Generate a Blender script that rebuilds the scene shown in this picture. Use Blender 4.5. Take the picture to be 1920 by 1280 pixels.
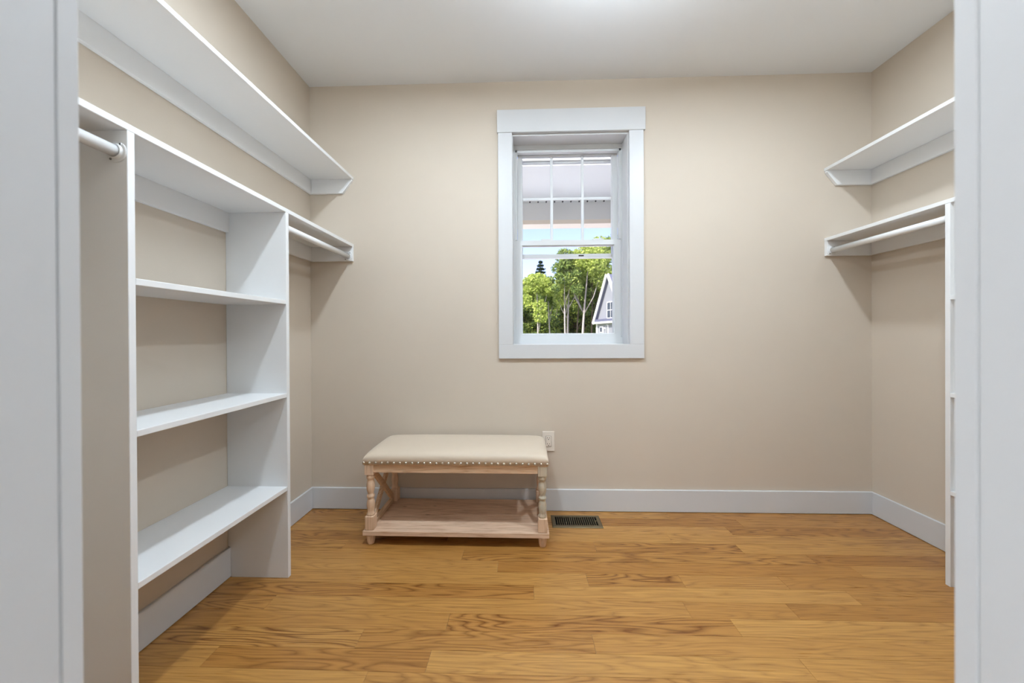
import bpy, bmesh, math, random
import numpy as np
from mathutils import Vector, Matrix, noise as mnoise

random.seed(11)
rng = np.random.default_rng(5)
for o in list(bpy.data.objects):
    bpy.data.objects.remove(o, do_unlink=True)
scene = bpy.context.scene
COL = scene.collection

# ------------------------------------------------------------------ camera
FPX = 654.0                                   # focal length in pixels of a 1920 px wide frame
CAM = Vector((0.0, -2.2337, 1.1228))
YAW, PITCH, ROLL, SHIFT = -0.0299, -0.0032, -0.0048, -10.3
_f = Vector((math.sin(YAW), math.cos(YAW), 0)); _r = Vector((math.cos(YAW), -math.sin(YAW), 0)); _u = Vector((0, 0, 1))
FW = _f * math.cos(PITCH) + _u * math.sin(PITCH)
U2 = _u * math.cos(PITCH) - _f * math.sin(PITCH)
RT = _r * math.cos(ROLL) + U2 * math.sin(ROLL)
UP = U2 * math.cos(ROLL) - _r * math.sin(ROLL)
cd = bpy.data.cameras.new('camera'); cam = bpy.data.objects.new('camera', cd); COL.objects.link(cam)
cam.matrix_world = Matrix(((RT.x, UP.x, -FW.x, CAM.x), (RT.y, UP.y, -FW.y, CAM.y), (RT.z, UP.z, -FW.z, CAM.z), (0, 0, 0, 1)))
cd.sensor_width = 36.0; cd.lens = FPX / 1920 * 36.0; cd.shift_y = SHIFT / 1920
cd.clip_start = 0.02; cd.clip_end = 300
cd.dof.use_dof = True; cd.dof.focus_distance = 2.0; cd.dof.aperture_fstop = 3.2
scene.camera = cam

def pix_floor(px, py, z=0.0):
    """the point at height z that the photograph shows at this pixel"""
    v = FW + RT * ((px - 960) / FPX) - UP * ((py - SHIFT - 640) / FPX)
    return CAM + v * ((z - CAM.z) / v.z)

# ------------------------------------------------------------------ sky, sun, exposure
w = bpy.data.worlds.new('sky'); scene.world = w; w.use_nodes = True
nt = w.node_tree; nt.nodes.clear()
sky = nt.nodes.new('ShaderNodeTexSky'); sky.sky_type = 'NISHITA'
sky.sun_disc = False; sky.sun_elevation = math.radians(48); sky.sun_rotation = math.radians(215)
sky.air_density = 1.0; sky.dust_density = 2.2; sky.ozone_density = 1.2
bg = nt.nodes.new('ShaderNodeBackground'); bg.inputs['Strength'].default_value = 0.34
wo = nt.nodes.new('ShaderNodeOutputWorld')
tint = nt.nodes.new('ShaderNodeMix'); tint.data_type = 'RGBA'; tint.blend_type = 'MULTIPLY'; tint.inputs[0].default_value = 1.0; tint.inputs[7].default_value = (.98, .865, 1.03, 1)
nt.links.new(sky.outputs[0], tint.inputs[6]); nt.links.new(tint.outputs[2], bg.inputs[0]); nt.links.new(bg.outputs[0], wo.inputs[0])
sd = bpy.data.lights.new('sun', 'SUN'); sd.energy = 7.0; sd.angle = 0.01; sd.color = (1, .97, .87)
sun = bpy.data.objects.new('sun', sd); COL.objects.link(sun)
sun.rotation_euler = Vector((.55, .62, -.85)).to_track_quat('-Z', 'Y').to_euler()
sun.location = (-8, -8, 14)
UP_W = 35.0           # upward light of the added, unseen bowl that fills the closet
LAMP_L = 490.0      # radiance of each recessed closet lamp
ROOM_W = 86.0       # uplight of the torchiere added unseen behind the doorway
LAMP_C = (.755, .885, 1.0)
vs = scene.view_settings
scene.display_settings.display_device = 'sRGB'
vs.view_transform = 'Standard'; vs.look = 'None'; vs.gamma = 1.0; vs.use_curve_mapping = False
vs.exposure = 0.19

# ------------------------------------------------------------------ helpers
def lin(c):
    return tuple(((v / 255) / 12.92 if v / 255 <= .04045 else ((v / 255 + .055) / 1.055) ** 2.4) for v in c) + (1.0,)

class N:
    """small node-graph builder"""
    def __init__(self, name):
        self.m = bpy.data.materials.new(name); self.m.use_nodes = True
        self.t = self.m.node_tree; self.t.nodes.clear()
        self.out = self.t.nodes.new('ShaderNodeOutputMaterial')
    def n(self, kind, **kw):
        x = self.t.nodes.new('ShaderNode' + kind)
        for k, v in kw.items():
            if k in x.inputs: x.inputs[k].default_value = v
            else: setattr(x, k, v)
        return x
    def l(self, a, b): self.t.links.new(a, b); return b.node
    def math(self, op, a, b=None, c=None):
        x = self.t.nodes.new('ShaderNodeMath'); x.operation = op
        for i, v in enumerate((a, b, c)):
            if v is None: continue
            if isinstance(v, (int, float)): x.inputs[i].default_value = v
            else: self.t.links.new(v, x.inputs[i])
        return x.outputs[0]
    def mix(self, fac, a, b, mode='MIX'):
        x = self.t.nodes.new('ShaderNodeMix'); x.data_type = 'RGBA'; x.blend_type = mode
        for i, v in ((0, fac), (6, a), (7, b)):
            if isinstance(v, (int, float)): x.inputs[i].default_value = v
            elif isinstance(v, tuple): x.inputs[i].default_value = v
            else: self.t.links.new(v, x.inputs[i])
        return x.outputs[2]
    def ramp(self, fac, stops):
        x = self.t.nodes.new('ShaderNodeValToRGB'); e = x.color_ramp.elements
        while len(e) > 1: e.remove(e[-1])
        e[0].position = stops[0][0]; e[0].color = stops[0][1]
        for p, c in stops[1:]:
            k = e.new(p); k.color = c
        self.t.links.new(fac, x.inputs[0]); return x.outputs[0]
    def finish(self, shader): self.t.links.new(shader, self.out.inputs[0]); return self.m

def g(v): return (v, v, v, 1)

def paint(name, rgb, rough=.5, peel=.0, scuff=0.0, spec=.4):
    b = N(name); p = b.n('BsdfPrincipled'); p.inputs['Roughness'].default_value = rough
    p.inputs['Specular IOR Level'].default_value = spec
    tc = b.n('TexCoord'); c = lin(rgb)
    no = b.n('TexNoise', Scale=1.7, Detail=4.0, Roughness=.6); b.l(tc.outputs['Object'], no.inputs['Vector'])
    dk = tuple(v * (1 - scuff) for v in c[:3]) + (1,)
    f = b.ramp(no.outputs['Fac'], [(.35, g(0)), (.75, g(1))])
    b.l(b.mix(f, c, dk), p.inputs['Base Color'])
    if peel:
        n2 = b.n('TexNoise', Scale=260.0, Detail=2.0); b.l(tc.outputs['Object'], n2.inputs['Vector'])
        bp = b.n('Bump', Strength=peel, Distance=.0006); b.l(n2.outputs['Fac'], bp.inputs['Height']); b.l(bp.outputs[0], p.inputs['Normal'])
    return b.finish(p.outputs[0])

def wood(name, light, dark, axis='X', rough=.62, mottle=None, lines=9.0):
    """pale sawn timber: contour-line figure stretched along the grain, fine streaks, a few knots"""
    b = N(name); p = b.n('BsdfPrincipled'); p.inputs['Roughness'].default_value = rough; p.inputs['Specular IOR Level'].default_value = .3
    tc = b.n('TexCoord'); oi = b.n('ObjectInfo')
    sc = {'X': (1.6, 16, 16), 'Y': (16, 1.6, 16), 'Z': (16, 16, 1.6)}[axis]
    add = b.n('VectorMath', operation='ADD'); b.l(tc.outputs['Object'], add.inputs[0])
    rv = b.n('CombineXYZ'); b.l(b.math('MULTIPLY', oi.outputs['Random'], 37.0), rv.inputs[0]); b.l(b.math('MULTIPLY', oi.outputs['Random'], 11.0), rv.inputs[2])
    b.l(rv.outputs[0], add.inputs[1])
    mp = b.n('VectorMath', operation='MULTIPLY'); b.l(add.outputs[0], mp.inputs[0]); mp.inputs[1].default_value = sc
    n1 = b.n('TexNoise', Scale=1.0, Detail=2.0, Roughness=.5); b.l(mp.outputs[0], n1.inputs['Vector'])
    ring = b.math('PINGPONG', b.math('MULTIPLY', n1.outputs['Fac'], lines), .5)
    m2 = b.n('VectorMath', operation='MULTIPLY'); b.l(add.outputs[0], m2.inputs[0]); m2.inputs[1].default_value = tuple(v * 9 for v in sc)
    n2 = b.n('TexNoise', Scale=1.0, Detail=3.0); b.l(m2.outputs[0], n2.inputs['Vector'])
    f = b.math('ADD', b.math('MULTIPLY', ring, .75), b.math('MULTIPLY', n2.outputs['Fac'], .85))
    col = b.ramp(f, [(.25, lin(dark)), (.62, lin(light)), (.9, tuple(min(1, v * 1.07) for v in lin(light)[:3]) + (1,))])
    # knots
    m3 = b.n('VectorMath', operation='MULTIPLY'); b.l(add.outputs[0], m3.inputs[0])
    m3.inputs[1].default_value = {'X': (.45, 1, 1), 'Y': (1, .45, 1), 'Z': (1, 1, .45)}[axis]
    vo = b.n('TexVoronoi', Scale=9.0, Randomness=1.0); b.l(m3.outputs[0], vo.inputs['Vector'])
    kn = b.ramp(vo.outputs['Distance'], [(.03, g(1)), (.085, g(0))])
    kk = b.math('MULTIPLY', kn, .75)
    col = b.mix(kk, col, tuple(v * .35 for v in lin(dark)[:3]) + (1,))
    if mottle:
        nw = b.n('TexNoise', Scale=26.0, Detail=4.0); b.l(add.outputs[0], nw.inputs['Vector'])
        col = b.mix(b.ramp(nw.outputs['Fac'], [(.38, g(.15)), (.62, g(.95))]), col, lin(mottle))
    b.l(col, p.inputs['Base Color'])
    bp = b.n('Bump', Strength=.25, Distance=.001); b.l(n2.outputs['Fac'], bp.inputs['Height']); b.l(bp.outputs[0], p.inputs['Normal'])
    return b.finish(p.outputs[0])

def oak_floor():
    """varnished oak strip: tone and figure seed come from each plank's object colour"""
    b = N('oak_floor'); p = b.n('BsdfPrincipled')
    p.inputs['Specular IOR Level'].default_value = .5
    tc = b.n('TexCoord'); oi = b.n('ObjectInfo')
    sp = b.n('SeparateColor'); b.l(oi.outputs['Color'], sp.inputs[0])
    tone, seed, fig = sp.outputs[0], sp.outputs[1], sp.outputs[2]
    off = b.n('CombineXYZ'); b.l(b.math('MULTIPLY', seed, 53.0), off.inputs[0]); b.l(b.math('MULTIPLY', seed, 17.0), off.inputs[1]); b.l(b.math('MULTIPLY', seed, 29.0), off.inputs[2])
    add = b.n('VectorMath', operation='ADD'); b.l(tc.outputs['Object'], add.inputs[0]); b.l(off.outputs[0], add.inputs[1])
    def stretched(v):
        m = b.n('VectorMath', operation='MULTIPLY'); b.l(add.outputs[0], m.inputs[0]); m.inputs[1].default_value = v; return m.outputs[0]
    n1 = b.n('TexNoise', Scale=1.0, Detail=1.6, Roughness=.45); b.l(stretched((1.5, 15, 1)), n1.inputs['Vector'])
    wob = b.n('TexNoise', Scale=1.0, Detail=3.0); b.l(stretched((9, 60, 1)), wob.inputs['Vector'])
    v = b.math('ADD', b.math('MULTIPLY', n1.outputs['Fac'], 13.0), b.math('MULTIPLY', wob.outputs['Fac'], .55))
    ring = b.math('PINGPONG', v, .5)                                      # growth-ring contours
    rl = b.ramp(ring, [(0, g(1)), (.09, g(.6)), (.34, g(0))])
    n3 = b.n('TexNoise', Scale=1.0, Detail=4.0, Roughness=.65); b.l(stretched((5, 190, 1)), n3.inputs['Vector'])
    st = b.ramp(n3.outputs['Fac'], [(.36, g(1)), (.62, g(0))])
    n4 = b.n('TexNoise', Scale=1.0, Detail=2.0); b.l(stretched((.9, 5, 1)), n4.inputs['Vector'])
    light = b.mix(tone, lin((166, 112, 48)), lin((212, 163, 92)))
    red = b.mix(b.math('MULTIPLY', n4.outputs['Fac'], .5), light, lin((172, 116, 64)))
    amt = b.math('ADD', b.math('MULTIPLY', rl, b.math('ADD', b.math('MULTIPLY', fig, .62), .22)), b.math('MULTIPLY', st, .34))
    col = b.mix(amt, red, lin((112, 64, 22)))
    b.l(col, p.inputs['Base Color'])
    rr = b.math('ADD', b.math('MULTIPLY', n3.outputs['Fac'], .10), .24); b.l(rr, p.inputs['Roughness'])
    bp = b.n('Bump', Strength=.10, Distance=.0008); b.l(amt, bp.inputs['Height']); bp.invert = True; b.l(bp.outputs[0], p.inputs['Normal'])
    return b.finish(p.outputs[0])

def fabric(name, rgb):
    b = N(name); p = b.n('BsdfPrincipled'); p.inputs['Roughness'].default_value = .5; p.inputs['Specular IOR Level'].default_value = .45
    p.inputs['Sheen Weight'].default_value = .25
    tc = b.n('TexCoord'); a = b.n('TexWave', Scale=210.0, Distortion=1.2); a.bands_direction = 'X'; b.l(tc.outputs['Object'], a.inputs['Vector'])
    c = b.n('TexWave', Scale=210.0, Distortion=1.2); c.bands_direction = 'Y'; b.l(tc.outputs['Object'], c.inputs['Vector'])
    h = b.math('ADD', a.outputs['Fac'], c.outputs['Fac'])
    bp = b.n('Bump', Strength=.12, Distance=.0006); b.l(h, bp.inputs['Height']); b.l(bp.outputs[0], p.inputs['Normal'])
    no = b.n('TexNoise', Scale=14.0, Detail=3.0); b.l(tc.outputs['Object'], no.inputs['Vector'])
    b.l(b.mix(b.math('MULTIPLY', no.outputs['Fac'], .25), lin(rgb), tuple(v * .88 for v in lin(rgb)[:3]) + (1,)), p.inputs['Base Color'])
    return b.finish(p.outputs[0])

def metal(name, rgb, rough=.35, metallic=1.0):
    b = N(name); p = b.n('BsdfPrincipled'); p.inputs['Metallic'].default_value = metallic; p.inputs['Roughness'].default_value = rough
    tc = b.n('TexCoord'); no = b.n('TexNoise', Scale=40.0, Detail=3.0); b.l(tc.outputs['Object'], no.inputs['Vector'])
    b.l(b.mix(b.math('MULTIPLY', no.outputs['Fac'], .4), lin(rgb), tuple(v * .75 for v in lin(rgb)[:3]) + (1,)), p.inputs['Base Color'])
    return b.finish(p.outputs[0])

def glass(name, tint=(1, 1, 1, 1)):
    b = N(name); tr = b.n('BsdfTransparent'); tr.inputs[0].default_value = tint
    gl = b.n('BsdfGlossy'); gl.inputs['Roughness'].default_value = .01
    fr = b.n('Fresnel', IOR=1.35); mx = b.n('MixShader'); b.l(b.math('MULTIPLY', fr.outputs[0], .6), mx.inputs[0]); b.l(tr.outputs[0], mx.inputs[1]); b.l(gl.outputs[0], mx.inputs[2])
    return b.finish(mx.outputs[0])

def lamp_mat(name, strength, rgb=(1, .97, .93, 1)):
    b = N(name); e = b.n('Emission'); e.inputs[0].default_value = rgb; e.inputs[1].default_value = strength
    return b.finish(e.outputs[0])

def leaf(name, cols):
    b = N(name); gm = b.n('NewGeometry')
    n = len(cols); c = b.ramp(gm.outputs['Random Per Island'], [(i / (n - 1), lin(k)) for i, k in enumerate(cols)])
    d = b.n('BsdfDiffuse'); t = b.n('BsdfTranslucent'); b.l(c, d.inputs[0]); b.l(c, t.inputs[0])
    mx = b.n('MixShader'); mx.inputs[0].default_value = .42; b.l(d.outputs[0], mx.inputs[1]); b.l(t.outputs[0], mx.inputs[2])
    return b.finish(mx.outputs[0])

M = dict(
    wall=paint('beige_wall_paint', (213, 200, 184), .62, .25, .03, .25),
    ceil=paint('ceiling_paint', (236, 236, 236), .8, .15, .0, .2),
    trim=paint('white_trim_paint', (216, 216, 217), .38, 0, .015, .45),
    jamb=paint('white_jamb_paint', (234, 234, 235), .42, 0, .04, .4),
    shelf=paint('white_shelf_paint', (238, 238, 238), .42, 0, .012, .4),
    vinyl=paint('white_window_vinyl', (220, 222, 223), .3, 0, .0, .5),
    oak=oak_floor(), glass=glass('window_glass'),
    gap=paint('dark_gap', (40, 24, 10), .9),
    pine=wood('pale_pine', (222, 188, 154), (190, 148, 112), 'X'),
    pine_y=wood('pale_pine_side', (214, 182, 150), (186, 148, 114), 'Y'),
    pine_z=wood('pale_pine_leg', (224, 192, 162), (202, 164, 132), 'Z'),
    grey_z=wood('greyer_pine_leg', (200, 182, 158), (160, 138, 112), 'Z', mottle=(196, 190, 172)),  # pine blended by noise towards a greyer tone
    pine_t=wood('shelf_board_pine', (222, 190, 162), (192, 154, 126), 'X', lines=6),
    seat=fabric('cream_upholstery', (218, 200, 178)),
    nail=metal('nickel_nail_head', (214, 206, 194), .32),
    bronze=metal('bronze_register', (118, 104, 78), .45, .6),
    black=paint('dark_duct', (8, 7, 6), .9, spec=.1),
    outlet=paint('outlet_plastic', (236, 226, 214), .35),
    slot=paint('outlet_slot_dark', (58, 46, 36), .6),
    screw=metal('screw_steel', (150, 150, 150), .4),
    sock=paint('white_socket_plastic', (230, 230, 230), .3),
    rod=paint('white_rod_enamel', (234, 234, 234), .25, spec=.5),
    lens=lamp_mat('lamp_lens', LAMP_L, LAMP_C + (1,)), carpet=paint('bounce_carpet', (196, 194, 190), .95),
    soffit=paint('white_porch_soffit', (226, 231, 228), .6), beamc=paint('cream_beam_trim', (238, 230, 214), .6),
    dot=paint('dark_fastener', (45, 42, 45), .6),
    bark=wood('pale_bark', (176, 170, 166), (104, 98, 96), 'Z', .9), bark2=wood('brown_bark', (120, 106, 94), (74, 64, 56), 'Z', .9),
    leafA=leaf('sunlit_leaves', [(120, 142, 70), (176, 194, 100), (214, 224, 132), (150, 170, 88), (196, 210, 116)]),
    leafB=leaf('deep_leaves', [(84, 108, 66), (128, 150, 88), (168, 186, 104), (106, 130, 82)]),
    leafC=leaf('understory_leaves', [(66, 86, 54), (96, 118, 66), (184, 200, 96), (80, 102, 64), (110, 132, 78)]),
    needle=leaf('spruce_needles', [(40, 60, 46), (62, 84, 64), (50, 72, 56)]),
    concrete=paint('pale_concrete', (226, 224, 220), .9, 0, .08, .1), grass=paint('lawn', (128, 140, 84), .95, 0, .3, .1),
    siding=paint('grey_siding', (136, 140, 148), .7), roofm=paint('slate_blue_roof', (96, 100, 122), .8),
    htrim=paint('house_white_trim', (236, 238, 242), .6), hglass=paint('dark_house_pane', (70, 78, 92), .15),
    ext=paint('exterior_siding', (214, 214, 210), .7),
)

def new_obj(name, me, mat=None, parent=None):
    o = bpy.data.objects.new(name, me); COL.objects.link(o)
    if mat is not None and me is not None and not me.materials: me.materials.append(mat)
    if parent is not None: o.parent = parent
    return o
def from_bm(name, bm, mat, parent=None, smooth=False, origin=None):
    if origin is not None: bmesh.ops.translate(bm, vec=-Vector(origin), verts=bm.verts)
    bmesh.ops.recalc_face_normals(bm, faces=bm.faces)
    me = bpy.data.meshes.new(name); bm.to_mesh(me); bm.free()
    if smooth:
        for p in me.polygons: p.use_smooth = True
    o = new_obj(name, me, mat, parent)
    if origin is not None: o.location = Vector(origin)
    return o
def add_box(bm, a, b):
    x0, y0, z0 = a; x1, y1, z1 = b
    vs_ = [bm.verts.new(p) for p in ((x0, y0, z0), (x1, y0, z0), (x1, y1, z0), (x0, y1, z0), (x0, y0, z1), (x1, y0, z1), (x1, y1, z1), (x0, y1, z1))]
    for f in ((3, 2, 1, 0), (4, 5, 6, 7), (0, 1, 5, 4), (1, 2, 6, 5), (2, 3, 7, 6), (3, 0, 4, 7)): bm.faces.new([vs_[i] for i in f])
    return vs_
def board(name, a, b, mat, parent=None, bev=.0012, local=False):
    """one sawn board with eased edges; local: origin at its centre"""
    bm = bmesh.new(); add_box(bm, tuple(min(p) for p in zip(a, b)), tuple(max(p) for p in zip(a, b)))
    if bev: bmesh.ops.bevel(bm, geom=list(bm.edges), offset=bev, segments=1, affect='EDGES')
    o = tuple((p + q) / 2 for p, q in zip(a, b)) if local else None
    return from_bm(name, bm, mat, parent, origin=o)
def prism(name, pts, axis, lo, hi, mat, parent=None, bev=.0012):
    """polygon in the plane normal to axis, pushed from lo to hi"""
    bm = bmesh.new()
    def P(p, t):
        return {'x': (t, p[0], p[1]), 'y': (p[0], t, p[1]), 'z': (p[0], p[1], t)}[axis]
    A = [bm.verts.new(P(p, lo)) for p in pts]; B = [bm.verts.new(P(p, hi)) for p in pts]
    bm.faces.new(A); bm.faces.new(B[::-1])
    for i in range(len(pts)):
        j = (i + 1) % len(pts); bm.faces.new((A[i], A[j], B[j], B[i]))
    if bev: bmesh.ops.bevel(bm, geom=list(bm.edges), offset=bev, segments=1, affect='EDGES')
    return from_bm(name, bm, mat, parent)
def lathe(bm, prof, c, axis='z', seg=24):
    """surface of revolution; prof = [(radius, height)]"""
    rings = []
    for r, h in prof:
        ring = []
        for i in range(seg):
            a = 2 * math.pi * i / seg; u, v = r * math.cos(a), r * math.sin(a)
            p = {'z': (u, v, h), 'y': (u, h, v), 'x': (h, u, v)}[axis]
            ring.append(bm.verts.new((c[0] + p[0], c[1] + p[1], c[2] + p[2])))
        rings.append(ring)
    for A, B in zip(rings, rings[1:]):
        for i in range(seg): bm.faces.new((A[i], A[(i + 1) % seg], B[(i + 1) % seg], B[i]))
    bm.faces.new(rings[0]); bm.faces.new(rings[-1])
def tube(bm, pts, radii, seg=8):
    rings = []
    for i, p in enumerate(pts):
        p = Vector(p); d = (Vector(pts[min(i + 1, len(pts) - 1)]) - Vector(pts[max(i - 1, 0)])).normalized()
        s = d.orthogonal().normalized() if not rings else (s - d * s.dot(d)).normalized()
        t = d.cross(s)
        rings.append([bm.verts.new(p + (s * math.cos(2 * math.pi * k / seg) + t * math.sin(2 * math.pi * k / seg)) * radii[i]) for k in range(seg)])
    for A, B in zip(rings, rings[1:]):
        for k in range(seg): bm.faces.new((A[k], A[(k + 1) % seg], B[(k + 1) % seg], B[k]))
    bm.faces.new(rings[0]); bm.faces.new(rings[-1])
def thing(name, label, cat, loc=(0, 0, 0), group=None, kind=None):
    o = bpy.data.objects.new(name, None); COL.objects.link(o); o.location = loc
    o.empty_display_size = .1
    tag(o, label, cat, group, kind); return o
def tag(o, label=None, cat=None, group=None, kind=None):
    for k, v in (('label', label), ('category', cat), ('group', group), ('kind', kind)):
        if v: o[k] = v
    return o
def adopt(parent):
    """parts are modelled in world space; keep them there under a thing whose origin lies at its base"""
    for c in parent.children: c.location = Vector(c.location) - Vector(parent.location)

# ------------------------------------------------------------------ room shell
XL, XR, H = -1.378, 2.1697, 2.74
YF = -1.923                                   # closet face of the wall with the doorway
WT = .20
DX0, DX1, DZ = -.4305, .3905, 2.06              # doorway, inside the jambs
WX0, WX1, WZ0, WZ1 = -.055, .668, 1.062, 2.392   # window opening inside the jamb boards
BX0, BX1, BY = -3.0, 3.6, -6.2                # the room behind the doorway

def struct(o, label, cat):
    return tag(o, label, cat, kind='structure')
def wall_boxes(name, boxes, label, mat=None):
    bm = bmesh.new()
    for a, b in boxes: add_box(bm, a, b)
    return struct(from_bm(name, bm, mat or M['wall']), label, 'wall')
j = .019
wall_boxes('wall_back', [((XL - .1, 0, -.05), (WX0 - j, WT, H + .05)), ((WX1 + j, 0, -.05), (XR + .1, WT, H + .05)),
                         ((WX0 - j, 0, -.05), (WX1 + j, WT, WZ0 - j)), ((WX0 - j, 0, WZ1 + j), (WX1 + j, WT, H + .05))], 'beige painted wall around the window')
wall_boxes('wall_left', [((XL - .1, YF - .116, -.05), (XL, 0, H + .05))], 'beige painted closet wall behind the left shelving')
wall_boxes('wall_right', [((XR, YF - .116, -.05), (XR + .1, 0, H + .05))], 'beige painted closet wall behind the right shelving')
jt = .019
wall_boxes('wall_front', [((XL, YF - .116, -.05), (DX0 - jt, YF, H + .05)), ((DX1 + jt, YF - .116, -.05), (XR, YF, H + .05)),
                          ((DX0 - jt, YF - .116, DZ + jt), (DX1 + jt, YF, H + .05))], 'beige painted wall pierced by the doorway')
struct(board('ceiling', (XL - .1, YF - .116, H), (XR + .1, WT, H + .1), M['ceil'], bev=0), 'plain white closet ceiling', 'ceiling')

# the room the photograph was taken from, on the near side of the doorway
wall_boxes('wall_bedroom', [((BX0 - .1, BY, -.05), (BX0, YF - .116, H + .05)), ((BX1, BY, -.05), (BX1 + .1, YF - .116, H + .05)),
                            ((BX0 - .1, BY - .1, -.05), (BX1 + .1, BY, H + .05)),
                            ((BX0, YF - .216, -.05), (XL - .1, YF - .116, H + .05)), ((XR + .1, YF - .216, -.05), (BX1, YF - .116, H + .05))], 'white walls of the room outside the doorway', M['ceil'])
struct(board('ceiling_bedroom', (BX0 - .1, BY - .1, H), (BX1 + .1, YF - .116, H + .1), M['ceil'], bev=0), 'white ceiling of the room outside the doorway', 'ceiling')
struct(board('floor_bedroom', (BX0 - .1, BY - .1, -.06), (BX1 + .1, YF - .116, 0), M['carpet'], bev=0), 'unseen pale carpet added for neutral bounce outside the doorway', 'floor')  # carpet added on the unseen floor to bounce neutral light

# floor: a dark sub-floor with every oak strip laid on it
floor = struct(board('floor', (XL - .1, YF - .116, -.06), (XR + .1, .05, -.019), M['gap'], bev=0), 'honey oak strip floor running along the window wall', 'floor')
PW, Y0 = .0828, -.0086
known = {}
for px, py, left, right in ((1255, 968, None, None), (1386, 980, .62, .5), (1366.7, 995, .8, .25), (1257, 1011, .3, .8), (1386.5, 1028.5, .2, .75), (1521, 1048, .55, .15),
                            (1604, 1070, .3, .6), (1102, 1090, .75, .45), (1281, 1093, .45, .6), (1471, 1094, .6, .35), (1596, 1117, .85, .45),
                            (1292.7, 1150, .8, .5), (1485, 1144, .5, .35), (1514.6, 1254.6, .55, .8), (866.7, 1044, .6, .5), (933, 1063, .85, .3),
                            (1001, 1111, .4, .85), (508, 1127, .6, .75), (673, 1198, .8, .5), (400, 1223, .75, .35), (654, 1012, .6, .35)):
    p = pix_floor(px, py); row = int(math.floor((Y0 - p.y) / PW))
    known.setdefault(row, []).append((p.x, left, right))
rows = int(math.ceil((-(YF - .116) + Y0) / PW)) + 1
for r in range(-1, rows):
    ya = Y0 - r * PW; yb = ya - PW
    ya = min(ya, .03); yb = max(yb, YF - .116)
    if ya - yb < .01: continue
    joints = sorted(known.get(r, []), key=lambda q: q[0])
    xs = [(XL - .03, None, None)] + joints + [(XR + .03, None, None)]
    cuts = []
    for (xa, _, rt), (xb, lf, _) in zip(xs, xs[1:]):
        t = rt if rt is not None else lf
        cuts.append((xa, t)); span = xb - xa; x = xa
        if span > 2.0:
            x = xa + random.uniform(.75, 1.35)
            while xb - x > .55:
                cuts.append((x, random.uniform(.2, .9))); x += random.uniform(.7, 1.6)
    cuts.append((XR + .03, None))
    for (xa, t), (xb, _) in zip(cuts, cuts[1:]):
        if t is None: t = random.uniform(.3, .8)
        pl = board('plank', (xa + .0004, yb + .0004, -.019), (xb - .0004, ya - .0004, 0), M['oak'], floor, bev=0, local=True)
        pl.color = (t, random.random(), random.random() ** 1.2, 1)

# baseboards
HB, BT = .14, .014
def baseboard(name, a, b, label):
    return struct(board(name, a, b, M['trim'], bev=.0025), label, 'baseboard')
baseboard('baseboard_back', (XL, -BT, 0.002), (XR, 0, HB), 'white baseboard along the window wall')
baseboard('baseboard_left', (XL, YF, .002), (XL + BT, -BT, HB), 'white baseboard behind the left shelving')
baseboard('baseboard_right', (XR - BT, YF, .002), (XR, -BT, HB), 'white baseboard behind the right shelving')

# doorway: jambs and the casing on the closet side
door = thing('door_1', 'white painted jamb boards lining the open doorway', 'doorway', (-.02, YF - .06, 0), kind='structure')
board('jamb', (DX0 - jt, YF - .116, 0), (DX0, YF, DZ), M['jamb'], door)
board('jamb', (DX1, YF - .116, 0), (DX1 + jt, YF, DZ), M['jamb'], door)
board('head_jamb', (DX0 - jt, YF - .116, DZ), (DX1 + jt, YF, DZ + jt), M['jamb'], door)
adopt(door)
cw, ct = .09, .017
struct(board('trim_1', (DX0 - cw, YF, 0), (DX0 + .0006, YF + ct, DZ), M['jamb']), 'white flat casing on the doorway side nearer the tall shelving', 'trim')
struct(board('trim_2', (DX1 - .0006, YF, 0), (DX1 + cw, YF + ct, DZ), M['jamb']), 'white flat casing on the doorway side away from the tall shelving', 'trim')
struct(board('trim_3', (DX0 - cw - .01, YF, DZ), (DX1 + cw + .01, YF + ct + .004, DZ + .135), M['jamb']), 'white head casing over the doorway', 'trim')

# ------------------------------------------------------------------ window
win = thing('window_1', 'white double-hung window with flat casing looking out on trees', 'window', (.306, 0, .97), kind='structure')
V, T_ = M['vinyl'], M['trim']
board('head_casing', (-.155, -.022, 2.406), (.777, 0, 2.549), T_, win)
board('side_casing', (-.150, -.018, 1.061), (-.060, 0, 2.406), T_, win)
board('side_casing', (.677, -.018, 1.061), (.766, 0, 2.406), T_, win)
board('bottom_casing', (-.150, -.018, .972), (.766, 0, 1.061), T_, win)
board('jamb_board', (WX0 - j, .001, WZ0), (WX0, .112, WZ1), T_, win)
board('jamb_board', (WX1, .001, WZ0), (WX1 + j, .112, WZ1), T_, win)
board('jamb_board', (WX0 - j, .001, WZ1), (WX1 + j, .112, WZ1 + j), T_, win)
board('jamb_board', (WX0 - j, .001, WZ0 - j), (WX1 + j, .112, WZ0), T_, win)
# vinyl frame behind the jamb boards
fr = [((WX0 - j, .112, WZ0 - j), (-.043, .2, WZ1 + j)), ((.661, .112, WZ0 - j), (WX1 + j, .2, WZ1 + j)),
      ((-.043, .112, 2.362), (.661, .2, WZ1 + j)), ((-.043, .112, WZ0 - j), (.661, .2, 1.103))]
bm = bmesh.new()
for a, b in fr: add_box(bm, a, b)
from_bm('window_frame', bm, V, win)
# inner stops over the upper sash track
board('track_stop', (-.043, .115, 1.76), (-.030, .150, 2.362), V, win)
board('track_stop', (.648, .115, 1.76), (.661, .150, 2.362), V, win)
board('track_stop', (-.043, .115, 2.346), (.661, .148, 2.362), V, win)

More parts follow.
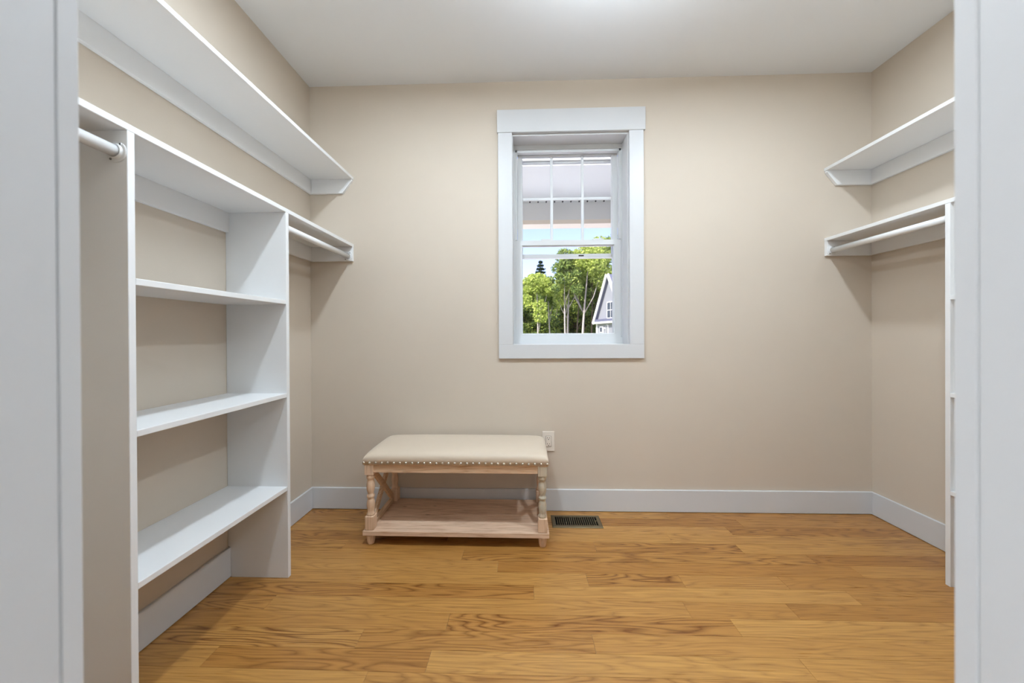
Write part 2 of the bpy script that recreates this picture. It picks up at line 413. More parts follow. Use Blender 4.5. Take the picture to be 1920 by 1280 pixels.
def sash(name, x0, x1, z0, z1, gx0, gx1, gz0, gz1, y0, y1, label=None):
    s = prism_frame(name, x0, x1, z0, z1, gx0, gx1, gz0, gz1, y0, y1)
    if label: s['label'] = label
    board('pane', (gx0 - .004, (y0 + y1) / 2 - .002, gz0 - .004), (gx1 + .004, (y0 + y1) / 2 + .002, gz1 + .004), M['glass'], s, bev=0)
    return s
def prism_frame(name, x0, x1, z0, z1, gx0, gx1, gz0, gz1, y0, y1):
    bm = bmesh.new()
    O = [(x0, z0), (x1, z0), (x1, z1), (x0, z1)]; I = [(gx0, gz0), (gx1, gz0), (gx1, gz1), (gx0, gz1)]
    B = .006                                     # glazing bevel
    I2 = [(gx0 - B, gz0 - B), (gx1 + B, gz0 - B), (gx1 + B, gz1 + B), (gx0 - B, gz1 + B)]
    loops = [[bm.verts.new((p[0], y0, p[1])) for p in O], [bm.verts.new((p[0], y0, p[1])) for p in I2],
             [bm.verts.new((p[0], y0 + B * 1.6, p[1])) for p in I], [bm.verts.new((p[0], y1, p[1])) for p in I], [bm.verts.new((p[0], y1, p[1])) for p in O]]
    loops.append(loops[0])
    for A, C in zip(loops, loops[1:]):
        for i in range(4): bm.faces.new((A[i], A[(i + 1) % 4], C[(i + 1) % 4], C[i]))
    return from_bm(name, bm, V, win)
lo = sash('lower_sash', -.042, .660, 1.103, 1.757, .004, .612, 1.132, 1.718, .118, .150)
for cx in (.165, .512):
    board('tilt_latch', (cx - .035, .122, 1.757), (cx + .035, .146, 1.767), V, lo, bev=.003)
up = sash('upper_sash', -.028, .648, 1.645, 2.362, .006, .611, 1.674, 2.340, .156, .186)
for mx in (.204, .414):
    board('muntin', (mx - .009, .162, 1.735), (mx + .009, .176, 2.338), V, up)
board('muntin', (.008, .163, 2.042), (.610, .175, 2.060), V, up)
board('maker_plate', (.385, .1545, 1.655), (.420, .1562, 1.664), M['dot'], up, bev=0)
sf = prism_frame('storm_frame', -.03, .65, 1.08, 2.334, -.004, .624, 1.098, 2.308, .200, .212)
adopt(win)

# ------------------------------------------------------------------ closet shelving
S = M['shelf']; T = .019
ZT, ZM, CH = 2.1492, 1.7141, .090
ZS = (1.2879, .8576, .4255)
DEP = .2875
def closet_side(sgn, XW, yf, yn, words):
    """sgn +1: shelving stands out from the left wall, -1: from the right wall; yf/yn: far and near panel"""
    X = lambda d: XW + sgn * d
    xr = lambda a, b: (min(X(a), X(b)), max(X(a), X(b)))
    # upper shelf on its cleats
    t = thing('wall_shelf', words[0], 'shelf', (X(.14), -.96, ZT - T - CH))
    a, b = xr(.0005, DEP)
    board('shelf_board', (a, YF + .001, ZT - T), (b, -.0005, ZT), S, t)
    a, b = xr(.0005, T)
    board('wall_cleat', (a, YF + .001, ZT - T - CH), (b, -.0005, ZT - T), S, t)
    for y0, y1 in ((-T, -.0005), (YF + .001, YF + T)):
        prism('end_cleat', [(X(T), ZT - T), (X(T), ZT - T - CH), (X(DEP - .065), ZT - T - CH), (X(DEP - .004), ZT - T - .012), (X(DEP - .004), ZT - T)], 'y', y0, y1, S, t)
    adopt(t)
    # floor-standing tower under a full-length shelf
    t = thing('closet_organizer', words[1], 'closet shelving', (X(.14), (yf + yn) / 2, 0))
    a, b = xr(.0005, DEP)
    board('top_board', (a, YF + .001, ZM - T), (b, -.0005, ZM), S, t)
    notch = [(X(.0005), ZM - T), (X(.0005), HB + .004), (X(BT + .001), HB + .002), (X(BT + .001), .0005), (X(DEP), .0005), (X(DEP), ZM - T)]
    prism('side_panel', notch, 'y', yf, yf + T, S, t)
    prism('side_panel', notch, 'y', yn - T, yn, S, t)
    for z in ZS: board('shelf', (a, yn, z - T), (b - .001 if sgn > 0 else b, yf, z), S, t)
    a, b = xr(.0005, T)
    for y0, y1 in ((yf + T, -.0005), (yn, yf), (YF + .001, yn - T)):
        board('wall_cleat', (a, y0, ZM - T - CH), (b, y1, ZM - T), S, t)
    a, b = xr(T, DEP - .001)
    board('end_cleat', (a, -T, ZM - T - CH - .002), (b, -.0005, ZM - T), S, t)
    board('end_cleat', (a, YF + .001, ZM - T - CH - .002), (b, YF + T, ZM - T), S, t)
    adopt(t)
    # hanging rods in their sockets
    for (ya, yb), lab in (((yf + T, -T), words[2]), ((YF + T, yn - T), words[3])):
        xc, zc = X(.258), 1.634
        r = thing('closet_rod', lab, 'rod', (xc, (ya + yb) / 2, zc))
        bm = bmesh.new(); lathe(bm, [(.0165, ya + .008), (.0165, yb - .008)], (xc, 0, zc), 'y', 28)
        from_bm('pole', bm, M['rod'], r, True)
        for y, d in ((ya, 1), (yb, -1)):
            bm = bmesh.new()
            lathe(bm, [(.029, y + d * .0003), (.0295, y + d * .002), (.028, y + d * .0035), (.0215, y + d * .004), (.0205, y + d * .010), (.0175, y + d * .010), (.0175, y + d * .0045)], (xc, 0, zc), 'y', 32)
            s = from_bm('rod_socket', bm, M['sock'], r)
            for an in (.95, 4.1):
                bm = bmesh.new(); q = (xc + .0245 * math.cos(an), 0, zc + .0245 * math.sin(an))
                lathe(bm, [(.0035, y + d * .0036), (.003, y + d * .005), (.001, y + d * .0052)], q, 'y', 10)
                sc_ = from_bm('screw', bm, M['screw'], s)
        adopt(r)
closet_side(1, XL, -.651, -1.280, ('long white upper shelf on the wall with the tall open tower in full view', 'white built-in tower of three open shelves in full view, under a long shelf',
            'white hanging rod between open shelf tower and window wall, on the bench side', 'white hanging rod on the doorway side of the open shelf tower'))
closet_side(-1, XR, -.641, -1.270, ('white upper shelf high on the wall opposite the open shelf tower', 'white built-in tower half hidden by the door jamb, under a long shelf',
            'white hanging rod across from the bench side, beside the half-hidden tower', 'white hanging rod on the doorway side of the half-hidden tower'))

# ------------------------------------------------------------------ recessed ceiling lights
def recessed(x, y, label):
    t = thing('recessed_light', label, 'ceiling light', (x, y, H))
    bm = bmesh.new(); prof = [(.066, -.0005), (.095, -.0005), (.094, -.004), (.070, -.006), (.066, -.003)]; n = 40
    rings = [[bm.verts.new((x + r * math.cos(6.28318 * i / n), y + r * math.sin(6.28318 * i / n), H + z)) for i in range(n)] for r, z in prof + prof[:1]]
    for A, B in zip(rings, rings[1:]):
        for i in range(n): bm.faces.new((A[i], A[(i + 1) % n], B[(i + 1) % n], B[i]))
    bmesh.ops.remove_doubles(bm, verts=bm.verts, dist=1e-6)
    from_bm('trim_ring', bm, M['trim'], t)
    bm = bmesh.new(); lathe(bm, [(.066, -.0012), (.066, -.0026)], (x, y, H), 'z', 40); from_bm('lens', bm, M['lens'], t)
    adopt(t)
recessed(-.46, -1.16, 'round recessed ceiling light over the bench side of the closet')
recessed(1.24, -1.16, 'round recessed ceiling light over the half-hidden tower side')

# unseen bowl uplight, added to fill the closet by way of the ceiling
bx_, by_ = .40, -1.30
t = thing('fill_bowl', 'unseen bowl uplight added as fill in the middle of the closet', 'ceiling light', (bx_, by_, H))
bm = bmesh.new(); lathe(bm, [(.07, -.0005), (.07, -.018), (.012, -.026)], (bx_, by_, H), 'z', 32); from_bm('canopy', bm, M['screw'], t)
bm = bmesh.new(); lathe(bm, [(.010, -.02), (.010, -.29)], (bx_, by_, H), 'z', 12); from_bm('stem', bm, M['screw'], t, True)
bm = bmesh.new(); n = 40; prof = [(.003, -.300), (.10, -.292), (.16, -.268), (.185, -.235), (.180, -.235), (.155, -.264), (.10, -.284), (.003, -.290)]
rings = [[bm.verts.new((bx_ + r * math.cos(6.28318 * i / n), by_ + r * math.sin(6.28318 * i / n), H + z)) for i in range(n)] for r, z in prof]
for A, B in zip(rings, rings[1:]):
    for i in range(n): bm.faces.new((A[i], A[(i + 1) % n], B[(i + 1) % n], B[i]))
from_bm('bowl', bm, M['trim'], t, True)
adopt(t)
ld = bpy.data.lights.new('fill_bowl_lamp', 'AREA'); ld.shape = 'DISK'; ld.size = .22; ld.energy = UP_W; ld.color = LAMP_C
lo_ = bpy.data.objects.new('fill_bowl_lamp', ld); COL.objects.link(lo_); lo_.location = (0, 0, -.272); lo_.rotation_euler = (math.pi, 0, 0); lo_.parent = t

# torchiere is unseen, added so its glow fills in through the doorway
tx, ty = -1.7, -4.9
t = thing('fill_torchiere', 'unseen fill uplighter added in the room outside the doorway', 'added lamp', (tx, ty, 0))
bm = bmesh.new(); lathe(bm, [(.15, 0), (.15, .012), (.14, .02), (.02, .03)], (tx, ty, 0), 'z', 32); from_bm('base', bm, M['screw'], t)
bm = bmesh.new(); lathe(bm, [(.013, .028), (.013, 1.72)], (tx, ty, 0), 'z', 16); from_bm('pole', bm, M['screw'], t, True)
bm = bmesh.new(); lathe(bm, [(.02, 1.70), (.10, 1.72), (.17, 1.79), (.175, 1.80), (.165, 1.80), (.09, 1.735)], (tx, ty, 0), 'z', 32); from_bm('bowl', bm, M['screw'], t, True)
adopt(t)
ld = bpy.data.lights.new('fill_torchiere_lamp', 'AREA'); ld.shape = 'DISK'; ld.size = .28; ld.energy = ROOM_W; ld.color = (.90, .95, 1.0)
lo_ = bpy.data.objects.new('fill_torchiere_lamp', ld); COL.objects.link(lo_); lo_.location = (0, 0, 1.81); lo_.rotation_euler = (math.pi, 0, 0); lo_.parent = t

# ------------------------------------------------------------------ bench
BXc, BYc = -.360, -.213
bench = thing('upholstered_bench', 'pale pine bench with cream upholstered seat, nail-head trim and lower shelf', 'bench', (BXc, BYc, 0))
HWX, HWY = .495, .190
sx0, sx1, sy0, sy1 = BXc - HWX, BXc + HWX, BYc - HWY, BYc + HWY
# cushion
bm = bmesh.new(); nx, ny = 64, 36
def spread(n): return [math.sin((-1 + 2 * i / n) * math.pi / 2) for i in range(n + 1)]
us, vs2 = spread(nx), spread(ny)
grid = []
for v in vs2:
    row = []
    for u in us:
        hx = max(0, 1 - abs(u) ** 22) ** .45; hy = max(0, 1 - abs(v) ** 8) ** .45
        crown = 1 - .10 * abs(u) ** 3 - .16 * abs(v) ** 2.2
        z = .462 + .046 * hx * hy * crown
        row.append(bm.verts.new((BXc + u * HWX, BYc + v * HWY, z)))
    grid.append(row)
for a in range(ny):
    for c in range(nx): bm.faces.new((grid[a][c], grid[a][c + 1], grid[a + 1][c + 1], grid[a + 1][c]))
rim = [grid[0][c] for c in range(nx + 1)] + [grid[a][nx] for a in range(1, ny + 1)] + [grid[ny][c] for c in range(nx - 1, -1, -1)] + [grid[a][0] for a in range(ny - 1, 0, -1)]
low = [bm.verts.new((p.co.x, p.co.y, .436)) for p in rim]
for i in range(len(rim)):
    k = (i + 1) % len(rim); bm.faces.new((rim[i], rim[k], low[k], low[i]))
bm.faces.new(low)
seat = from_bm('seat_cushion', bm, M['seat'], bench, True, origin=(BXc, BYc, .44))
board('seat_deck', (sx0 + .004, sy0 + .004, .430), (sx1 - .004, sy1 - .004, .436), M['pine'], bench, local=True)
# nail heads, one mesh shared
bm = bmesh.new(); lathe(bm, [(.0074, 0), (.0072, .0018), (.0060, .0040), (.0036, .0056), (.0012, .0061)], (0, 0, 0), 'z', 12)
nail = bpy.data.meshes.new('nail_head'); bmesh.ops.recalc_face_normals(bm, faces=bm.faces); bm.to_mesh(nail); bm.free(); nail.materials.append(M['nail'])
for p in nail.polygons: p.use_smooth = True
for i in range(31):
    o = new_obj('nail_head', nail, None, bench); o.location = (sx0 + .006 + i * (2 * HWX - .012) / 30, sy0 + .0005, .444 + random.uniform(-.0008, .0008)); o.rotation_euler = (math.pi / 2, 0, 0)
for i in range(1, 12):
    for x, ry in ((sx0 + .0005, -math.pi / 2), (sx1 - .0005, math.pi / 2)):
        o = new_obj('nail_head', nail, None, bench); o.location = (x, sy0 + i * (2 * HWY) / 12, .444); o.rotation_euler = (0, ry, 0)
# legs
LX, LY, HB2 = .463, .163, .024
LEG = [(.0185, .155), (.0215, .158), (.0215, .166), (.0165, .172), (.0180, .185), (.0212, .205), (.0208, .222), (.0168, .240), (.0150, .247), (.0195, .252), (.0205, .258), (.0195, .264),
       (.0150, .269), (.0160, .276), (.0205, .294), (.0222, .312), (.0205, .330), (.0160, .345), (.0175, .350), (.0215, .356), (.0215, .366), (.0180, .372), (.0180, .378)]
for sx in (-1, 1):
    for sy in (-1, 1):
        lx, ly = BXc + sx * LX + (.010 if sx < 0 and sy > 0 else 0), BYc + sy * LY
        bm = bmesh.new(); lathe(bm, LEG, (lx, ly, 0), 'z', 24)
        mat = M['grey_z'] if (sx > 0 and sy < 0) else M['pine_z']
        leg = from_bm('leg', bm, mat, bench, True, origin=(lx, ly, .265))
        if mat is M['grey_z']: leg['label'] = 'leg in a mottled greyer tone'
        lb = board('leg_block', (lx - HB2, ly - HB2, .081), (lx + HB2, ly + HB2, .156), M['pine_z'], leg, bev=.0035, local=True)
        ub = board('leg_block', (lx - HB2, ly - HB2, .377), (lx + HB2, ly + HB2, .430), mat, leg, bev=.002, local=True)
        for q in (lb, ub): q.location = Vector(q.location) - Vector((lx, ly, .265))
        bm = bmesh.new(); lathe(bm, [(.013, 0), (.017, .002), (.0195, .012), (.0235, .045), (.0235, .0555)], (lx, ly, 0), 'z', 20)
        from_bm('foot', bm, M['pine_z'], bench, True, origin=(lx, ly, .027))
# aprons
board('apron', (BXc - LX + HB2, BYc - LY - .019, .390), (BXc + LX - HB2, BYc - LY + .001, .430), M['pine'], bench, local=True)
board('apron', (BXc - LX + HB2, BYc + LY - .001, .390), (BXc + LX - HB2, BYc + LY + .019, .430), M['pine'], bench, local=True)
for sx in (-1, 1):
    x = BXc + sx * LX
    board('apron', (x - .010, BYc - LY + HB2, .390), (x + .010, BYc + LY - HB2, .430), M['pine_y'], bench, local=True)
    board('side_rail', (x - .011, BYc - LY + HB2, .0815), (x + .011, BYc + LY - HB2, .106), M['pine_y'], bench, local=True)
    # crossed braces, halved over each other
    ya, yb, za, zb = BYc - LY + .020, BYc + LY - .020, .106, .392
    for (p, q, dx) in (((ya, za), (yb, zb), .0), ((ya, zb), (yb, za), .0015)):
        d = Vector((q[0] - p[0], q[1] - p[1])).normalized(); n = Vector((-d.y, d.x)) * .015
        prism('cross_brace', [(p[0] - n.x, p[1] - n.y), (q[0] - n.x, q[1] - n.y), (q[0] + n.x, q[1] + n.y), (p[0] + n.x, p[1] + n.y)], 'x', x - .009 + dx, x + .009 + dx, M['pine_y'], bench)
# lower shelf of four boards
ys = [sy0 - .002, sy0 + .088, sy0 + .182, sy0 + .278, sy1 - .002]
for a, b in zip(ys, ys[1:]):
    board('shelf_board', (sx0 - .002, a + .0006, .0555), (sx1 + .002, b - .0006, .0805), M['pine_t'], bench, bev=.0016, local=True)
adopt(bench)
bench.rotation_euler.z = math.radians(-.35)

# ------------------------------------------------------------------ outlet
out = thing('wall_outlet', 'cream wall outlet with two sockets behind the bench corner', 'outlet', (.163, 0, .4435))
ox, oz = .163, .4435
board('cover_plate', (ox - .0385, -.006, oz - .0625), (ox + .0385, -.0003, oz + .0625), M['outlet'], out, bev=.002)
rec = board('receptacle', (ox - .0165, -.0085, oz - .0335), (ox + .0165, -.0055, oz + .0335), M['outlet'], out, bev=.001)
board('receptacle_gap', (ox - .0178, -.00615, oz - .0348), (ox + .0178, -.0058, oz + .0348), M['slot'], out, bev=0)
for dz in (.0185, -.0195):
    board('slot', (ox - .0078, -.0089, oz + dz + .0005), (ox - .0052, -.0083, oz + dz + .0085), M['slot'], rec, bev=0)
    board('slot', (ox + .0052, -.0089, oz + dz + .0015), (ox + .0078, -.0083, oz + dz + .0078), M['slot'], rec, bev=0)
    bm = bmesh.new(); lathe(bm, [(.0028, -.0083), (.0028, -.0089)], (ox, 0, oz + dz - .0055), 'y', 12); from_bm('ground_hole', bm, M['dot'], rec)
adopt(out)

# ------------------------------------------------------------------ floor register
vx0, vx1, vy0, vy1 = .170, .465, -.204, -.064
reg = thing('floor_register', 'bronze floor register with slats in the oak floor beside the bench', 'vent', ((vx0 + vx1) / 2, (vy0 + vy1) / 2, 0))
bm = bmesh.new()
ix0, ix1, iy0, iy1 = vx0 + .023, vx1 - .023, vy0 + .024, vy1 - .022
O = [(vx0, vy0), (vx1, vy0), (vx1, vy1), (vx0, vy1)]; O2 = [(vx0 + .005, vy0 + .005), (vx1 - .005, vy0 + .005), (vx1 - .005, vy1 - .005), (vx0 + .005, vy1 - .005)]
I = [(ix0, iy0), (ix1, iy0), (ix1, iy1), (ix0, iy1)]
L = [[bm.verts.new((p[0], p[1], .0004)) for p in O], [bm.verts.new((p[0], p[1], .0022)) for p in O], [bm.verts.new((p[0], p[1], .0052)) for p in O2], [bm.verts.new((p[0], p[1], .0052)) for p in I], [bm.verts.new((p[0], p[1], .0004)) for p in I]]
L.append(L[0])
for A, B in zip(L, L[1:]):
    for i in range(4): bm.faces.new((A[i], A[(i + 1) % 4], B[(i + 1) % 4], B[i]))
from_bm('face_plate', bm, M['bronze'], reg)
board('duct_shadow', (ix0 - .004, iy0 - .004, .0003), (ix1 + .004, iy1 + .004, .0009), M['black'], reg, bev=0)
sm = None
pitch = (ix1 - ix0) / 20
for i in range(1, 20):
    xc = ix0 + i * pitch
    if sm is None:
        bm = bmesh.new(); add_box(bm, (-.0021, iy0, .0009), (.0021, iy1, .0048)); sm = bpy.data.meshes.new('slat')
        bmesh.ops.recalc_face_normals(bm, faces=bm.faces); bm.to_mesh(sm); bm.free(); sm.materials.append(M['bronze'])
    o = new_obj('slat', sm, None, reg); o.location = (xc, 0, 0)
board('damper_lever', (ix1 - pitch * 1.0 + .002, iy1 - .052, .0035), (ix1 - pitch * .3, iy1 - .044, .0085), M['bronze'], reg, bev=.001)
adopt(reg)

# ------------------------------------------------------------------ outdoors
GZ = -.45
struct(board('ground', (-60, WT + .3, GZ - .1), (70, 120, GZ), M['grass'], bev=0), 'sunlit lawn outside the window', 'ground')
struct(board('bounce_patio', (-12, WT + .3, GZ), (16, 14, GZ + .03), M['concrete'], bev=0), 'unseen pale slab added to bounce light up to the soffit', 'bounce_patio')  # unseen; added so pale bounce keeps the soffit neutral
# porch roof seen through the upper sash
por = thing('porch_roof', 'white porch soffit and beam with dotted seam, outside the upper sash', 'porch roof', (.4, 1.2, GZ))
board('soffit', (-2.6, .79, 2.571), (3.6, 1.60, 2.60), M['soffit'], por)
board('near_fascia', (-2.6, .75, 2.560), (3.6, .79, 2.625), M['soffit'], por)
board('beam', (-2.6, 1.57, 2.366), (3.6, 1.72, 2.571), M['soffit'], por)
board('beam_trim', (-2.6, 1.56, 2.321), (3.6, 1.73, 2.366), M['beamc'], por)
board('seam_strip', (-2.6, 1.562, 2.556), (3.6, 1.57, 2.571), M['soffit'], por)
bm = bmesh.new(); lathe(bm, [(.0085, 1.5545), (.0085, 1.562)], (0, 0, 0), 'y', 10); dm = bpy.data.meshes.new('fastener')
bmesh.ops.recalc_face_normals(bm, faces=bm.faces); bm.to_mesh(dm); bm.free(); dm.materials.append(M['dot'])
for i in range(26):
    o = new_obj('fastener', dm, None, por); o.location = (-.62 + i * .0885, 0, 2.560)
for x in (-2.5, 3.5):
    for y in (.80, 1.645): board('post', (x - .06, y - .06, GZ + .03), (x + .06, y + .06, 2.571 if y < 1 else 2.321), M['soffit'], por)
adopt(por)

# neighbour's gabled house beyond the window's right edge
HC = Vector((5.95, 25.8, 0)); hu = Vector((.25, -.968, 0)).normalized(); hv = Vector((.968, .25, 0)).normalized()
house = thing('gabled_house', 'grey-sided house with steep white-trimmed gable beside the trees', 'house', (HC.x, HC.y, GZ))
HR, HE, HP, HD = 4.3, 2.12, 5.5, 9.0            # gable width, eave, ridge, depth
def hp(s, d, z): return HC + hu * s + hv * d + Vector((0, 0, z))
def hpoly(name, quads, mat, parent=house):
    bm = bmesh.new()
    for q in quads:
        bm.faces.new([bm.verts.new(p) for p in q])
    return from_bm(name, bm, mat, parent)
def slab(name, s0, s1, d0, d1, z0, z1, mat, parent=house):
    bm = bmesh.new(); vv = add_box(bm, (0, 0, 0), (1, 1, 1))
    for v in vv:
        c = v.co.copy(); v.co = hp(s0 + (s1 - s0) * c.x, d0 + (d1 - d0) * c.y, z0 + (z1 - z0) * c.z)
    return from_bm(name, bm, mat, parent)
bm = bmesh.new()
prof = [(0, GZ), (HR, GZ), (HR, HE), (HR / 2, HP), (0, HE)]
A = [bm.verts.new(hp(s, 0, z)) for s, z in prof]; B = [bm.verts.new(hp(s, HD, z)) for s, z in prof]
bm.faces.new(A); bm.faces.new(B[::-1])
for i in range(5): bm.faces.new((A[i], A[(i + 1) % 5], B[(i + 1) % 5], B[i]))
from_bm('siding', bm, M['siding'], house)
def rafter(name, sa, za, sb, zb, th, d0, d1, mat):
    dd = Vector((sb - sa, zb - za)).normalized(); nn = Vector((-dd.y, dd.x)) * th
    if nn.y < 0: nn = -nn
    bm = bmesh.new(); pr = [(sa, za), (sb, zb), (sb + nn.x, zb + nn.y), (sa + nn.x, za + nn.y)]
    A = [bm.verts.new(hp(s, d0, z)) for s, z in pr]; B = [bm.verts.new(hp(s, d1, z)) for s, z in pr]
    bm.faces.new(A); bm.faces.new(B[::-1])
    for i in range(4): bm.faces.new((A[i], A[(i + 1) % 4], B[(i + 1) % 4], B[i]))
    return from_bm(name, bm, mat, house)
k = (HP - HE) / (HR / 2)
for sa, sb in ((-.1, HR / 2), (HR + .1, HR / 2)):
    za = HE - .1 * k
    rafter('roof_slope', sa, za, sb, HP, .10, -.22, HD + .2, M['roofm'])
    rafter('rake_board', sa, za - .05, sb, HP - .05, .24, -.30, -.22, M['htrim'])
slab('pent_roof', -.06, HR + .06, -.24, 0.0, HE - .02, HE + .18, M['roofm'])
slab('eave_trim', -.12, HR + .12, -.27, 0.0, HE - .16, HE - .02, M['htrim'])
slab('corner_board', -.06, .10, -.05, .15, GZ, HE - .16, M['htrim'])
def hwin(name, s0, s1, z0, z1):
    f = slab(name, s0, s1, -.06, .01, z0, z1, M['htrim'])
    m = .07 if s1 - s0 > .35 else .05
    if z1 - z0 > .9:
        zm = (z0 + z1) / 2
        for a, b in ((z0 + m, zm - .025), (zm + .025, z1 - m)):
            if s1 - s0 > .7:
                sm_ = (s0 + s1) / 2
                for p, q in ((s0 + m, sm_ - .03), (sm_ + .03, s1 - m)): slab('pane', p, q, -.07, -.055, a, b, M['hglass'], f)
            else: slab('pane', s0 + m, s1 - m, -.07, -.055, a, b, M['hglass'], f)
    else: slab('pane', s0 + m, s1 - m, -.07, -.055, z0 + m, z1 - m, M['hglass'], f)
hwin('window', 1.75, 2.85, 2.30, 3.55)
hwin('window', .55, 1.05, 1.25, 1.75)
hwin('window', 1.62, 1.85, .5, 1.85)
slab('wall_lamp', 1.30, 1.38, -.12, .0, 1.55, 1.66, M['htrim'])
adopt(house)

def foliage(name, pts, size, mat, parent, flat=.5):
    n = len(pts); pts = np.asarray(pts)
    nrm = rng.normal(size=(n, 3)); nrm[:, 2] += flat; nrm /= np.linalg.norm(nrm, axis=1)[:, None]
    ref = rng.normal(size=(n, 3)); u = np.cross(nrm, ref); u /= np.linalg.norm(u, axis=1)[:, None]; v = np.cross(nrm, u)
    s = size * rng.uniform(.55, 1.3, size=(n, 1))
    q = np.stack([pts - u * s, pts + v * s * .55, pts + u * s, pts - v * s * .55], 1).reshape(-1, 3)
    me = bpy.data.meshes.new(name); me.from_pydata(q.tolist(), [], np.arange(4 * n).reshape(-1, 4).tolist())
    o = new_obj(name, me, mat, parent); o['kind'] = 'stuff'; return o
def blob(c, r, n):
    d = rng.normal(size=(n, 3)); d /= np.linalg.norm(d, axis=1)[:, None]
    return np.asarray(c) + d * (np.asarray(r) * (rng.uniform(.35, 1, size=(n, 1)) ** .5))
def tree(name, x, y, h, crown0, rad, label, cat='tree', leaves=2600, size=.17, dense=1.9, lm='leafA', bark='bark', lean=0., r0=.085, forks=3, group=None, nb=16):
    t = thing(name, label, cat, (x, y, GZ), group); leaves = int(leaves * dense); size *= .72
    pts = [(x + lean * s * s * h * .5 + .12 * math.sin(3 * s + x), y + .1 * math.cos(4 * s + x), GZ + h * s) for s in np.linspace(0, .96, 9)]
    bm = bmesh.new(); tube(bm, pts, [r0 * (1 - .8 * i / 8) for i in range(9)], 8); from_bm('trunk', bm, M[bark], t, True)
    P = []
    for k in range(forks):
        s = random.uniform(.35, .7); i = int(s * 8); b0 = Vector(pts[i]); a = random.uniform(0, 6.28); L_ = h * random.uniform(.2, .34)
        e = b0 + Vector((math.cos(a) * L_ * .45, math.sin(a) * L_ * .3, L_))
        bm = bmesh.new(); m = b0.lerp(e, .5) + Vector((math.cos(a) * L_ * .06, 0, -.05)); tube(bm, [b0, m, e], [r0 * .45, r0 * .3, r0 * .12], 6)
        from_bm('branch', bm, M[bark], t, True)
        P.append(blob(e, (rad * .45, rad * .45, rad * .4), leaves // (nb + forks)))
    for k in range(nb):
        s = random.uniform(crown0, 1.0); c = Vector(pts[min(8, int(s * 8.3))]); rr = rad * (1 - .45 * max(0, (s - .6) / .4))
        a = random.uniform(0, 6.28); d = random.uniform(.25, .95) * rr
        q = rad * random.uniform(.22, .45)
        P.append(blob((c.x + math.cos(a) * d, c.y + math.sin(a) * d, GZ + h * s), (q, q, q * .7), leaves // (nb + forks)))
    foliage('foliage', np.concatenate(P), size, M[lm], t); adopt(t); return t
def at(px, fwd):
    """x on the ground line that the photograph shows at column px, at this distance (set by the trees' size)"""
    return (fwd) * math.tan(math.atan((px - 960) / FPX) + YAW)
def front(px, fwd, h, label, **kw): return tree('tree', at(px, fwd), fwd + CAM.y, h, kw.pop('crown0', .62), kw.pop('rad', 1.5), label, **kw)
front(1006, 30, 6.8, 'slim pale-trunked tree with yellow-green crown, farthest from the gabled house', rad=1.5, lean=.05)
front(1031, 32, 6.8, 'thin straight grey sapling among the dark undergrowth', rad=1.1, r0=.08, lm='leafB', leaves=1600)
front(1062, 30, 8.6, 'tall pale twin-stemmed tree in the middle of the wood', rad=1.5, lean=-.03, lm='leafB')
front(1067, 30.4, 8.0, 'pale stem growing close beside the tall twin-stemmed tree', rad=1.2, lean=.04, r0=.10)
front(1083, 33, 8.2, 'dark-barked leaning tree behind the pale stems', rad=1.5, bark='bark2', lean=.06, lm='leafB')
front(1094, 30, 9.2, 'forked pale birch leaning towards the gabled house', rad=1.9, lean=.10, r0=.12, forks=4)
front(1108, 33, 9.8, 'dark straight trunk between the forked birch and the house', rad=1.9, bark='bark2', lm='leafA')
front(1121, 34, 10.4, 'tallest leafy tree rising behind the gabled house corner', rad=2.2, bark='bark2', lm='leafA', leaves=3400)
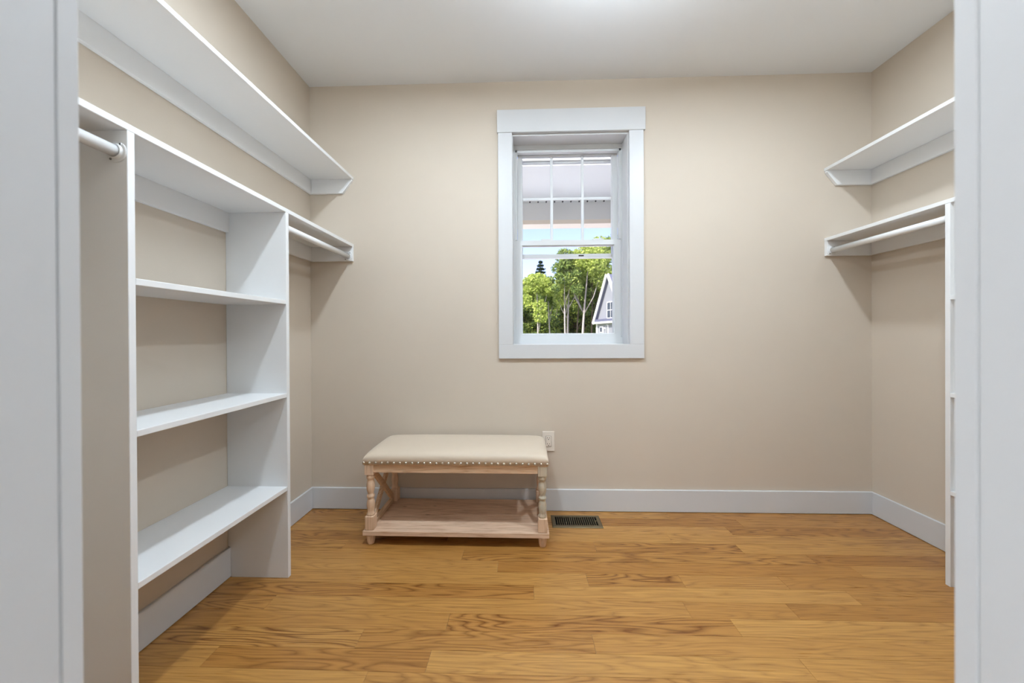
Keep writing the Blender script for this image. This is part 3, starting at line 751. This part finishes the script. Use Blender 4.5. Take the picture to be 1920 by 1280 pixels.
# deeper wood and its undergrowth
for i, (px, fw, h, r) in enumerate(((975, 38, 7.4, 2.2), (996, 41, 7.6, 2.4), (1018, 39, 7.0, 2.1), (1045, 42, 8.0, 2.4), (1072, 40, 9.6, 2.6), (1098, 42, 11.4, 2.9), (1128, 41, 12.2, 3.0), (1150, 40, 12.0, 3.0))):
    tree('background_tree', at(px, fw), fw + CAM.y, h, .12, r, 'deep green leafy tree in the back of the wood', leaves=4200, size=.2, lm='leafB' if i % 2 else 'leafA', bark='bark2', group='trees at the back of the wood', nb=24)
for i in range(12):
    px = 965 + i * 16; fw = 35 + (i * 7 % 5) * .6
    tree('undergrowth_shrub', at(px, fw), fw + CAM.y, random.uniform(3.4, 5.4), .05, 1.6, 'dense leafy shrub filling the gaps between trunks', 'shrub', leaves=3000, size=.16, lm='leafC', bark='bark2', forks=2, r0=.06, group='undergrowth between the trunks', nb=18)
for x, fw, h in ((-9, 38, 9), (-5.5, 36, 8.5), (-2.6, 37, 8), (15, 38, 11), (19, 37, 10)):
    tree('wood_edge_tree', x, fw + CAM.y, h, .12, 2.4, 'leafy tree at the outer edge of the wood', leaves=3000, size=.2, lm='leafA', bark='bark2', group='outer trees of the wood', nb=22)
for i in range(9):
    px = 972 + i * 21; fw = 36.5 + (i * 5 % 4) * .5
    tree('young_tree', at(px, fw), fw + CAM.y, 5.6 + i * .28 + random.uniform(-.4, .4), .25, 1.5, 'young mid-height tree between the undergrowth and the tall crowns', leaves=3000, size=.17, lm=('leafB', 'leafA', 'leafC')[i % 3], bark='bark2', forks=3, r0=.06, group='middle storey of the wood', nb=20)
# spruce whose tip stands above the leaves
fx, ff = at(1014, 45), 45
t = thing('spruce', 'dark spruce whose tip rises above the sunlit leaves', 'tree', (fx, ff + CAM.y, GZ))
bm = bmesh.new(); tube(bm, [(fx, ff + CAM.y, GZ), (fx, ff + CAM.y, GZ + 11.2)], [.18, .015], 7); from_bm('trunk', bm, M['bark2'], t, True)
P = []
for z in np.arange(2.5, 11.0, .42):
    L_ = .06 + (11.2 - z) * .36
    for a in np.arange(0, 6.28, .75) + z:
        s = rng.uniform(.05, 1, size=70)
        P.append(np.stack([fx + np.cos(a) * s * L_ + rng.normal(size=70) * .06, ff + CAM.y + np.sin(a) * s * L_ + rng.normal(size=70) * .06, GZ + z - s * L_ * .12 + rng.normal(size=70) * .05], 1))
foliage('needles', np.concatenate(P), .13, M['needle'], t); adopt(t)
